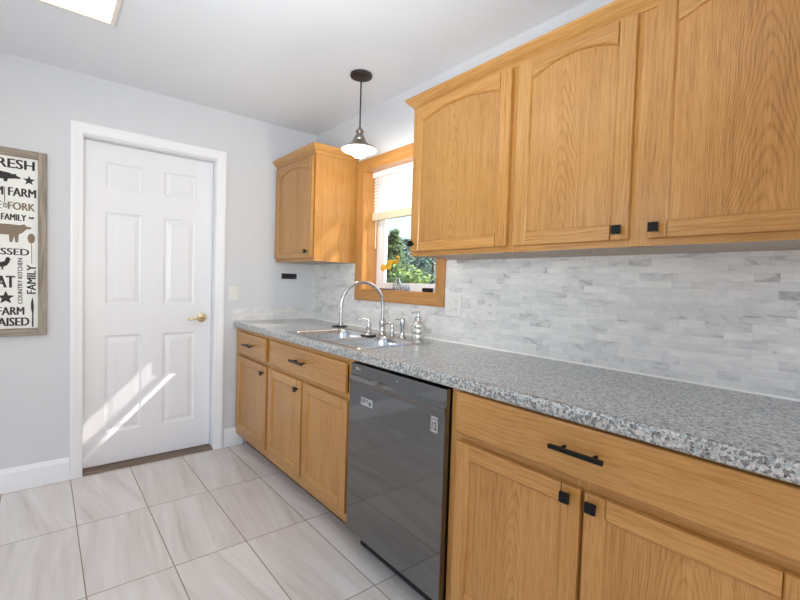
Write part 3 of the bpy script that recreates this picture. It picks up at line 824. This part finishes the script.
# ------------------------------------------------------------------ wall cabinets
XU, XUD = -0.325, -0.345
ZU0, ZU1 = 1.352, 2.062
def wall_cabinet(y0, y1, label, stiles, z1=ZU1):
    r = empty('wall_cabinet', (-0.16, (y0 + y1) / 2, ZU0), label, 'cabinet', 'oak wall cabinets')
    bm = bmesh.new(); e = 0.0006
    box(bm, XU + 0.019, -0.002, y0 + e, y0 + 0.013, ZU0, z1, 0); box(bm, XU + 0.019, -0.002, y1 - 0.013, y1 - e, ZU0, z1, 0)
    box(bm, XU + 0.019, -0.002, y0 + 0.013, y1 - 0.013, z1 - 0.016, z1, 0); box(bm, -0.012, -0.002, y0 + 0.013, y1 - 0.013, ZU0 + 0.014, z1 - 0.016, 0)
    box(bm, XU + 0.019, -0.002, y0 + 0.013, y1 - 0.013, ZU0 + 0.0004, ZU0 + 0.014, 1)
    build('body', bm, ['oak_v', 'underside'], r)
    bm = bmesh.new()
    for a, b_ in stiles: box(bm, XU, XU + 0.019, a, b_, ZU0, z1, 0)
    box(bm, XU + 0.0004, XU + 0.019, y0 + 0.02, y1 - 0.02, ZU0, ZU0 + 0.04, 1); box(bm, XU + 0.0004, XU + 0.019, y0 + 0.02, y1 - 0.02, z1 - 0.045, z1, 1)
    build('face_frame', bm, ['oak_v', 'oak_h'], r)
    return r
ARCH = 0.050
UZ0, UZ1 = 1.373, 2.040
# corner unit by the door wall
w1 = wall_cabinet(-0.610, -0.003, 'oak wall cabinet in the corner left of the sink window', [(-0.610, -0.572), (-0.04, -0.003)])
d = cab_door(w1, 'door', -0.594, -0.022, UZ0, UZ1, XUD, rail=0.042, arch=0.042, pan='oak_panel_single'); square_knob(d, -0.545, 1.415, XUD, 'bronze')
# single door unit right of the window
w2 = wall_cabinet(-2.172, -1.590, 'oak wall cabinet with single arched door right beside the window', [(-1.63, -1.590), (-2.172, -2.135)])
d = cab_door(w2, 'door', -2.158, -1.603, UZ0, UZ1, XUD, rail=0.035, brail=0.05, arch=0.034, pan='oak_panel_single'); square_knob(d, -1.624, 1.409, XUD)
# double door unit
w3 = wall_cabinet(-3.12, -2.173, 'oak wall cabinet with two arched doors above the long drawer', [(-2.213, -2.173), (-2.670, -2.590), (-3.12, -3.06)])
d = cab_door(w3, 'door', -2.605, -2.190, UZ0, UZ1, XUD, rail=0.036, brail=0.05, arch=0.036); square_knob(d, -2.580, 1.402, XUD)
d = cab_door(w3, 'door', -3.085, -2.658, UZ0, UZ1, XUD, rail=0.036, brail=0.05, arch=0.036); square_knob(d, -2.684, 1.402, XUD)

# crown mouldings: swept profile with mitred corners
CP = [(0.0, 0.0), (0.004, 0.0), (0.006, 0.006), (0.008, 0.012), (0.014, 0.017), (0.022, 0.024), (0.030, 0.033), (0.035, 0.040), (0.037, 0.043), (0.038, 0.052), (0.0, 0.052)]
def crown(bm, path, zb, scale=1.0):
    """path: list of (point, outward mitre vector) in plan"""
    rows = []
    for (x, y), (ox, oy) in path:
        rows.append([bm.verts.new((x + ox * d * scale, y + oy * d * scale, zb + h * scale)) for d, h in CP])
    n = len(CP)
    for i, (A, B) in enumerate(zip(rows, rows[1:])):
        for k in range(n):
            bm.faces.new((A[k], A[(k + 1) % n], B[(k + 1) % n], B[k])).material_index = 0 if abs(path[i][0][1] - path[i + 1][0][1]) > 0.1 and abs(path[i][0][0] - path[i + 1][0][0]) < 0.01 else 1
    bm.faces.new(rows[0]); bm.faces.new(rows[-1][::-1])
bm = bmesh.new()
crown(bm, [((XU, -3.12), (-1, 0)), ((XU, -1.590), (-1, 1)), ((-0.002, -1.590), (0, 1))], 2.044, 0.98)
o = build('crown_moulding', bm, ['oak_h', 'oak_x'], loc=(XU, -2.35, 2.044)); tag(o, 'long oak crown moulding along the cabinets right of the window', 'moulding')
bm = bmesh.new()
crown(bm, [((XU, -0.002), (-1, 0)), ((XU, -0.611), (-1, -1)), ((-0.002, -0.611), (0, -1))], 2.052, 1.05)
o = build('crown_moulding', bm, ['oak_h', 'oak_x'], loc=(XU, -0.3, 2.052)); tag(o, 'short oak crown moulding topping the corner cabinet left of the window', 'moulding')

# ------------------------------------------------------------------ wall plates
def plate(name, label, cat, cx, cy, cz, wdt, hgt, axis, devices, mat='plastic', group=None):
    r = empty(name, (cx, cy, cz), label, cat, group)
    t = 0.006
    bm = bmesh.new()
    if axis == 'x': box(bm, cx - t, cx, cy - wdt / 2, cy + wdt / 2, cz - hgt / 2, cz + hgt / 2)
    else: box(bm, cx - wdt / 2, cx + wdt / 2, cy - t, cy, cz - hgt / 2, cz + hgt / 2)
    build('cover_plate', bm, mat, r, bevel=0.0025)
    for kind_, off in devices:
        bm = bmesh.new(); bm2 = bmesh.new()
        def b3(bm_, a0, a1, d0, d1, z0, z1):
            if axis == 'x': box(bm_, cx - d1, cx - d0, cy + a0, cy + a1, cz + z0, cz + z1)
            else: box(bm_, cx + a0, cx + a1, cy - d1, cy - d0, cz + z0, cz + z1)
        if kind_ == 'rocker':
            b3(bm, off - 0.016, off + 0.016, t - 0.001, t + 0.004, -0.033, 0.033)
            build('rocker', bm, mat, r, bevel=0.002); bm2.free()
        else:
            for s_ in (-0.02, 0.02):
                b3(bm, off - 0.017, off + 0.017, t - 0.001, t + 0.002, s_ - 0.014, s_ + 0.014)
            f_ = build('socket_face', bm, mat, r, bevel=0.003); bm2.free()
            for s_ in (-0.02, 0.02):
                for q in (-0.006, 0.006):
                    bm3 = bmesh.new(); b3(bm3, off + q - 0.0012, off + q + 0.0012, t + 0.0015, t + 0.0023, s_ - 0.004, s_ + 0.006); build('slot', bm3, 'silverdark', f_)
    return r
plate('wall_outlet', 'white double-width outlet plate on the backsplash just right of the window', 'outlet', -0.009, -1.581, 1.112, 0.118, 0.117, 'x', [('rocker', 0.023), ('outlet', -0.023)], group='backsplash outlets')
plate('wall_outlet', 'narrow white outlet plate on the backsplash, second from the window', 'outlet', -0.009, -1.833, 1.107, 0.073, 0.112, 'x', [('outlet', 0.0)], group='backsplash outlets')
plate('light_switch', 'white light switch plate on the wall right of the door', 'switch', -0.638, 0.0, 1.111, 0.072, 0.115, 'y', [('rocker', 0.0)])
hk = empty('black_wall_socket', (-0.214, -0.0, 1.25), 'small black socket strip on the far wall below the corner cabinet', 'socket')
build('cover_plate', bx(-0.275, -0.153, -0.012, 0.0, 1.229, 1.270), 'blackplastic', hk, bevel=0.002)
bm = bmesh.new(); box(bm, -0.178, -0.172, -0.0135, -0.0115, 1.234, 1.239); box(bm, -0.170, -0.166, -0.0135, -0.0115, 1.241, 1.246); build('mark', bm, 'silver', hk)

# ------------------------------------------------------------------ pendant lamp
PX, PY = -0.322, -1.108
pl = empty('pendant_lamp', (PX, PY, H), 'pewter pendant lamp with lit glass hanging before the sink window', 'lamp')
bm = bmesh.new(); lathe(bm, [(0.001, 0.0), (0.060, 0.0), (0.062, -0.006), (0.060, -0.016), (0.050, -0.020), (0.010, -0.022), (0.008, -0.032), (0.001, -0.033)], (PX, PY, H), 36); build('canopy', bm, 'canopy', pl, smooth=True, label='dark bronze ceiling canopy')
bm = bmesh.new(); tube(bm, [(PX, PY, H - 0.03), (PX, PY, 2.08)], 0.0042, 10); build('rod', bm, 'canopy', pl, smooth=True)
bm = bmesh.new()
lathe(bm, [(0.001, 2.092), (0.010, 2.090), (0.012, 2.080), (0.022, 2.074), (0.025, 2.066), (0.020, 2.056), (0.017, 2.050), (0.026, 2.042), (0.030, 2.032), (0.036, 2.024), (0.034, 2.016), (0.046, 2.006), (0.050, 1.998), (0.066, 1.988), (0.090, 1.978), (0.1035, 1.969), (0.1035, 1.965), (0.090, 1.972), (0.066, 1.982), (0.044, 1.992), (0.02, 2.0), (0.001, 2.0)], (PX, PY, 0), 40)
build('lamp_shade', bm, 'lampmetal', pl, smooth=True, label='stepped pewter shade')
bm = bmesh.new()
lathe(bm, [(0.001, 1.966), (0.097, 1.966), (0.099, 1.963), (0.092, 1.957), (0.070, 1.950), (0.052, 1.945), (0.042, 1.937), (0.032, 1.927), (0.018, 1.922), (0.001, 1.921)], (PX, PY, 0), 40)
build('glass_diffuser', bm, 'lampglass', pl, smooth=True, label='glowing frosted glass')
pt = lamp('pendant_bulb', 'POINT', 6.5, (1.0, 0.91, 0.78), (PX, PY, 1.885), (0, 0, -1)); pt.data.shadow_soft_size = 0.04
pt.parent = pl; pt.location = (0, 0, 1.885 - H)

# ------------------------------------------------------------------ ceiling light box
lx1, ly1 = -1.447, -0.745
cl = empty('ceiling_light', (-1.75, -1.35, H), 'square lit ceiling light panel in a tan frame near the door', 'ceiling light')
lx0, ly0 = lx1 - 0.62, ly1 - 1.22
bm = bmesh.new(); zf = H - 0.022
for a in ((lx0, lx1, ly1 - 0.018, ly1), (lx0, lx1, ly0, ly0 + 0.018), (lx0, lx0 + 0.018, ly0 + 0.018, ly1 - 0.018), (lx1 - 0.018, lx1, ly0 + 0.018, ly1 - 0.018)):
    box(bm, a[0], a[1], a[2], a[3], zf, H)
build('frame', bm, 'fixture', cl, bevel=0.002)
build('diffuser', bx(lx0 + 0.018, lx1 - 0.018, ly0 + 0.018, ly1 - 0.018, H - 0.014, H - 0.004), 'diffuser', cl)

# ------------------------------------------------------------------ farmhouse sign
SXL, SXR, SZB, SZT = -2.030, -1.684, 0.868, 1.882
sg = empty('wall_sign', (-1.857, 0.0, SZB), 'farmhouse word sign in a weathered wood frame left of the door', 'sign')
FW, FD = 0.040, 0.030
bm = bmesh.new()
box(bm, SXL, SXL + FW, -FD, -0.001, SZB, SZT, 0); box(bm, SXR - FW, SXR, -FD, -0.001, SZB, SZT, 0)
box(bm, SXL + FW, SXR - FW, -FD, -0.001, SZB, SZB + FW, 1); box(bm, SXL + FW, SXR - FW, -FD, -0.001, SZT - FW, SZT, 1)
build('frame', bm, ['signwood_v', 'signwood_h'], sg, bevel=0.002)
BYF = -0.014
build('board', bx(SXL + FW, SXR - FW, BYF, -0.002, SZB + FW, SZT - FW), 'board', sg)
from_px = None
def word(body, xr, zb, hgt, wid, mat='ink', vert=False):
    """right edge at xr, baseline zb"""
    bm = text_mesh(body, hgt, wid)
    gm = bm.verts[:] + bm.edges[:] + bm.faces[:]
    for sft, dz in ((0.045, 0.0001), (-0.045, 0.0002)):      # heavier strokes
        r_ = bmesh.ops.duplicate(bm, geom=gm)
        for v in r_['geom']:
            if isinstance(v, bmesh.types.BMVert): v.co.x += sft * hgt; v.co.z += dz
    if vert: to_plane(bm, lambda a, b_, c_: (xr - b_, BYF - c_, zb + a))
    else: to_plane(bm, lambda a, b_, c_: (xr - wid + a, BYF - c_, zb + b_))
    build('lettering', bm, mat, sg)
def shape(name, pts, x, z, s, mat='ink', sx=None):
    bm = bmesh.new(); sx = sx or s
    prism(bm, [(x + a * sx, z + b_ * s) for a, b_ in pts], 'y', BYF - 0.0012, BYF + 0.0002)
    bm.normal_update(); bmesh.ops.triangulate(bm, faces=[f for f in bm.faces if len(f.verts) > 4])
    build(name, bm, mat, sg)
star = [(math.sin(PI * k / 5) * (1 if k % 2 == 0 else 0.42), math.cos(PI * k / 5) * (1 if k % 2 == 0 else 0.42)) for k in range(10)]
pig = [(-1.0, 0.10), (-0.96, 0.32), (-0.8, 0.44), (-0.4, 0.48), (0.1, 0.46), (0.45, 0.40), (0.62, 0.30), (0.80, 0.36), (0.78, 0.22), (1.0, 0.06), (0.96, -0.04), (0.7, -0.06), (0.42, -0.14), (0.36, -0.40), (0.24, -0.40), (0.20, -0.18), (-0.45, -0.20), (-0.55, -0.16), (-0.58, -0.42), (-0.70, -0.42), (-0.74, -0.12), (-0.92, -0.05)]
cow = [(-1.0, 0.30), (-0.95, 0.42), (-0.5, 0.40), (0.2, 0.42), (0.55, 0.40), (0.72, 0.46), (0.80, 0.36), (0.98, 0.32), (0.96, 0.24), (0.78, 0.20), (0.66, 0.02), (0.52, -0.08), (0.50, -0.50), (0.40, -0.50), (0.36, -0.18), (0.30, -0.50), (0.20, -0.50), (0.18, -0.12), (-0.4, -0.14), (-0.62, -0.08), (-0.62, -0.50), (-0.74, -0.50), (-0.78, -0.14), (-0.86, -0.50), (-0.94, -0.50), (-0.92, 0.0), (-0.98, -0.2), (-1.02, 0.1)]
hen = [(-1.0, 0.55), (-0.7, 0.62), (-0.45, 0.25), (0.0, 0.18), (0.35, 0.35), (0.45, 0.75), (0.62, 0.92), (0.80, 0.80), (0.86, 0.66), (1.0, 0.58), (0.84, 0.52), (0.80, 0.2), (0.55, -0.25), (0.2, -0.45), (0.18, -0.75), (0.30, -0.82), (-0.05, -0.82), (0.05, -0.72), (0.02, -0.48), (-0.4, -0.35), (-0.75, 0.0), (-0.8, 0.35)]
word('FRESH', -1.739, 1.778, 0.050, 0.185)
shape('pig_figure', pig, -1.885, 1.727, 0.062, sx=0.090)
shape('star_figure', star, -1.761, 1.722, 0.027)
word('FARM', -1.733, 1.630, 0.045, 0.113)
word('FORK', -1.737, 1.556, 0.041, 0.110, 'inkbrown')
word('TO', -1.851, 1.562, 0.026, 0.018, 'inkbrown')
word('FARM', -1.868, 1.630, 0.045, 0.113)
word('TABLE', -1.875, 1.556, 0.041, 0.105, 'inkbrown')
bm = bmesh.new(); box(bm, -1.863, -1.860, BYF - 0.0012, BYF, 1.590, 1.673); build('rule_line', bm, 'ink', sg)
word('FAMILY', -1.774, 1.498, 0.034, 0.101)
word('FOOD', -1.886, 1.498, 0.034, 0.085)
bm = bmesh.new(); prism(bm, [(-1.764, 1.512), (-1.760, 1.525), (-1.752, 1.521), (-1.744, 1.525), (-1.739, 1.519), (-1.748, 1.511), (-1.756, 1.515)], 'y', BYF - 0.0012, BYF); build('flourish', bm, 'ink', sg)
shape('cow_figure', cow, -1.866, 1.432, 0.105, 'inkbrown', sx=0.118)
bm = bmesh.new(); n = 20
prism(bm, [(-1.752 + 0.016 * math.cos(2 * PI * k / n), 1.406 + 0.027 * math.sin(2 * PI * k / n)) for k in range(n)], 'y', BYF - 0.0012, BYF)
prism(bm, [(-1.7515, 1.268), (-1.7485, 1.268), (-1.7495, 1.382), (-1.7525, 1.382)], 'y', BYF - 0.0012, BYF); build('spoon_figure', bm, 'inkbrown', sg)
word('BLESSED', -1.762, 1.310, 0.036, 0.200)
shape('hen_figure', hen, -1.876, 1.262, 0.040, sx=0.042)
word('EAT', -1.822, 1.132, 0.064, 0.098)
word('COUNTRY KITCHEN', -1.789, 1.044, 0.020, 0.250, 'ink', True)
word('FAMILY', -1.733, 1.100, 0.038, 0.158, 'ink', True)
shape('star_figure', star, -1.858, 1.077, 0.038)
word('FARM', -1.783, 0.983, 0.043, 0.108)
word('RAISED', -1.762, 0.922, 0.046, 0.155)
bm = bmesh.new(); prism(bm, [(-1.750, 0.915), (-1.743, 0.915), (-1.743, 0.985), (-1.741, 1.03), (-1.746, 1.083), (-1.753, 1.055), (-1.754, 1.02), (-1.749, 0.99)], 'y', BYF - 0.0012, BYF); build('knife_figure', bm, 'ink', sg)

# ------------------------------------------------------------------ vase with flowers on the window sill
vx, vy = 0.045, -1.035
vs = empty('glass_vase', (vx, vy, JZ0), 'small clear glass vase on the sill of the window over the sink', 'vase')
M['vaseglass'] = plain('vase_glass', (226, 232, 234), 0.06); M['vaseglass'].node_tree.nodes['Principled BSDF'].inputs['Transmission Weight'].default_value = 0.95
bm = bmesh.new(); lathe(bm, [(0.001, 0.001), (0.024, 0.001), (0.032, 0.016), (0.032, 0.034), (0.020, 0.056), (0.011, 0.075), (0.012, 0.085), (0.010, 0.085), (0.009, 0.075), (0.017, 0.056), (0.029, 0.034), (0.029, 0.018), (0.022, 0.005), (0.001, 0.005)], (vx, vy, JZ0), 28, cap=False)
build('vase_body', bm, 'vaseglass', vs, smooth=True)
def flower(fx, fy, fz, label, r=0.029):
    base = Vector((vx, vy, JZ0 + 0.008)); neck = Vector((vx + (fx - vx) * 0.02, vy + (fy - vy) * 0.02, JZ0 + 0.088)); head = Vector((fx, fy, fz))
    f_ = empty('yellow_flower', (vx, vy, JZ0), label, 'flower', 'yellow flowers in the glass vase')
    mid_ = (neck + head) / 2 + Vector((0, 0, 0.018))
    bm = bmesh.new(); tube(bm, [base, neck, mid_, head], 0.0018, 6); build('stem', bm, 'stem', f_)
    bm = bmesh.new()
    nrm = (head - mid_).normalized()
    a = nrm.orthogonal().normalized(); b_ = nrm.cross(a)
    for ring, (rr, up_, cnt) in enumerate(((r, 0.004, 9), (r * 0.7, 0.010, 7), (r * 0.4, 0.014, 5))):
        for k in range(cnt):
            t = 2 * PI * (k + 0.5 * ring) / cnt; d_ = a * math.cos(t) + b_ * math.sin(t); s_ = nrm.cross(d_)
            w_ = rr * 0.36
            q = [head, head + d_ * rr * 0.55 + s_ * w_ + nrm * up_ * 0.6, head + d_ * rr + nrm * up_ * 1.4, head + d_ * rr * 0.55 - s_ * w_ + nrm * up_ * 0.6]
            vv = [bm.verts.new(p_) for p_ in q] + [bm.verts.new(p_ + nrm * 0.0012) for p_ in q]
            for ff in ((0, 1, 2, 3), (7, 6, 5, 4), (0, 4, 5, 1), (1, 5, 6, 2), (2, 6, 7, 3), (3, 7, 4, 0)): bm.faces.new([vv[i] for i in ff])
    build('flower_head', bm, 'petal', f_)
    return f_
flower(0.030, -0.905, 1.318, 'yellow flower drooping lowest at the left of the vase bouquet')
flower(0.048, -0.935, 1.330, 'yellow flower second from the left in the vase bouquet')
flower(0.026, -0.968, 1.345, 'yellow flower in the middle of the vase bouquet')
flower(0.050, -0.998, 1.352, 'yellow flower right of the middle in the vase bouquet')
flower(0.034, -1.045, 1.378, 'yellow flower standing highest and rightmost in the vase bouquet', 0.016)
# little things on the sill
bm = bmesh.new(); lathe(bm, [(0.001, 0.001), (0.016, 0.001), (0.022, 0.010), (0.022, 0.024), (0.012, 0.034), (0.001, 0.036)], (0.04, -1.125, JZ0), 20)
o = build('glass_votive', bm, plain('blue_grey_glass', (150, 164, 184), 0.15), smooth=True, loc=(0.04, -1.125, JZ0)); tag(o, 'small blue-grey votive pot on the window sill right of the vase', 'pot')
bm = bmesh.new(); box(bm, 0.03, 0.075, -1.335, -1.28, JZ0 + 0.0005, JZ0 + 0.024)
o = build('soap_dish', bm, 'bronze', bevel=0.006, loc=(0.05, -1.305, JZ0)); tag(o, 'little dark dish at the right end of the window sill', 'dish')
bm = bmesh.new(); box(bm, 0.025, 0.07, -0.98, -0.86, JZ0 + 0.0005, JZ0 + 0.012)
o = build('sponge_tray', bm, plain('dusky_tray', (128, 112, 116), 0.5), bevel=0.004, loc=(0.05, -0.92, JZ0)); tag(o, 'low mauve tray on the window sill left of the vase', 'tray')

# ------------------------------------------------------------------ outside
build('lawn', bx(0.3, 40, -30, 45, -0.45, -0.35), 'grass', kind='structure')
build('driveway', bx(3.5, 5.2, -30, 45, -0.35, -0.34), 'concrete', kind='structure')

def tree(name, label, base, height, prof, leaf, n, size, seed, trunk_r=0.08, group=None):
    """prof(t) -> crown radius at height fraction t"""
    rnd = random.Random(seed)
    r = empty(name, base, label, 'tree', group)
    bm = bmesh.new(); tube(bm, [base, (base[0] + 0.03, base[1], base[2] + height * 0.5), (base[0], base[1], base[2] + height * 0.93)], trunk_r, 8, 0.015); build('trunk', bm, 'bark', r)
    bm = bmesh.new()
    clumps = []
    for _ in range(int(n / 28)):
        t = rnd.random(); rad = prof(t)
        if rad <= 0.02: continue
        a = rnd.random() * 2 * PI; q = math.sqrt(rnd.random()) * rad
        clumps.append((base[0] + q * math.cos(a), base[1] + q * math.sin(a), base[2] + t * height, 0.10 + 0.22 * rad))
    for (cx, cy, cz, cr) in clumps:
        for _ in range(28):
            p_ = Vector((cx + rnd.gauss(0, cr * 0.5), cy + rnd.gauss(0, cr * 0.5), cz + rnd.gauss(0, cr * 0.38)))
            d1 = Vector((rnd.gauss(0, 1), rnd.gauss(0, 1), rnd.gauss(0, 1))).normalized(); d2 = d1.orthogonal().normalized()
            s_ = size * (0.6 + 0.8 * rnd.random())
            vv = [bm.verts.new(p_ + d1 * a + d2 * b_) for a, b_ in ((-s_, 0), (0, -s_ * 0.45), (s_, 0), (0, s_ * 0.45))]
            bm.faces.new(vv)
    me = bpy.data.meshes.new('crown'); bmesh.ops.translate(bm, verts=bm.verts, vec=-Vector(base)); bm.to_mesh(me); bm.free()
    me.materials.append(M[leaf]); o = bpy.data.objects.new('crown', me); col.objects.link(o); o.parent = r
    return r
cone = lambda R_: (lambda t: R_ * max(0, (1 - t)) * min(1, t * 8 + 0.3))
ball = lambda R_: (lambda t: R_ * math.sqrt(max(0, 1 - (2 * t - 1) ** 2)) * 0.95 + 0.06)
G0 = -0.35
TG = 'trees beyond the window'
tree('fir_tree', 'pointed green fir seen leftmost through the window', (6.0, 6.55, G0), 3.1, cone(1.05), 'leaf_a', 6000, 0.06, 1)
tree('leafy_tree', 'bluish leafy tree seen through the window beside the fir, farther off', (9.0, 9.55, G0), 3.2, ball(0.95), 'leaf_b', 5200, 0.07, 2)
tree('leafy_bush', 'bright green bush seen through the window behind the flowers', (3.6, 3.05, G0), 1.85, ball(0.42), 'leaf_c', 4200, 0.04, 3, 0.04)
tree('leafy_tree', 'grey-green tree seen rightmost through the window', (5.3, 4.2, G0), 2.5, ball(0.75), 'leaf_b', 5600, 0.05, 4)
# leafy blocker added out of view, keeps sun off the window's lower half
tree('sun_blocker', 'unseen leafy sun blocker added outside, to the right of the window', (2.2, -3.30, G0), 3.84, lambda t: 0.58, 'leaf_a', 15000, 0.07, 5)
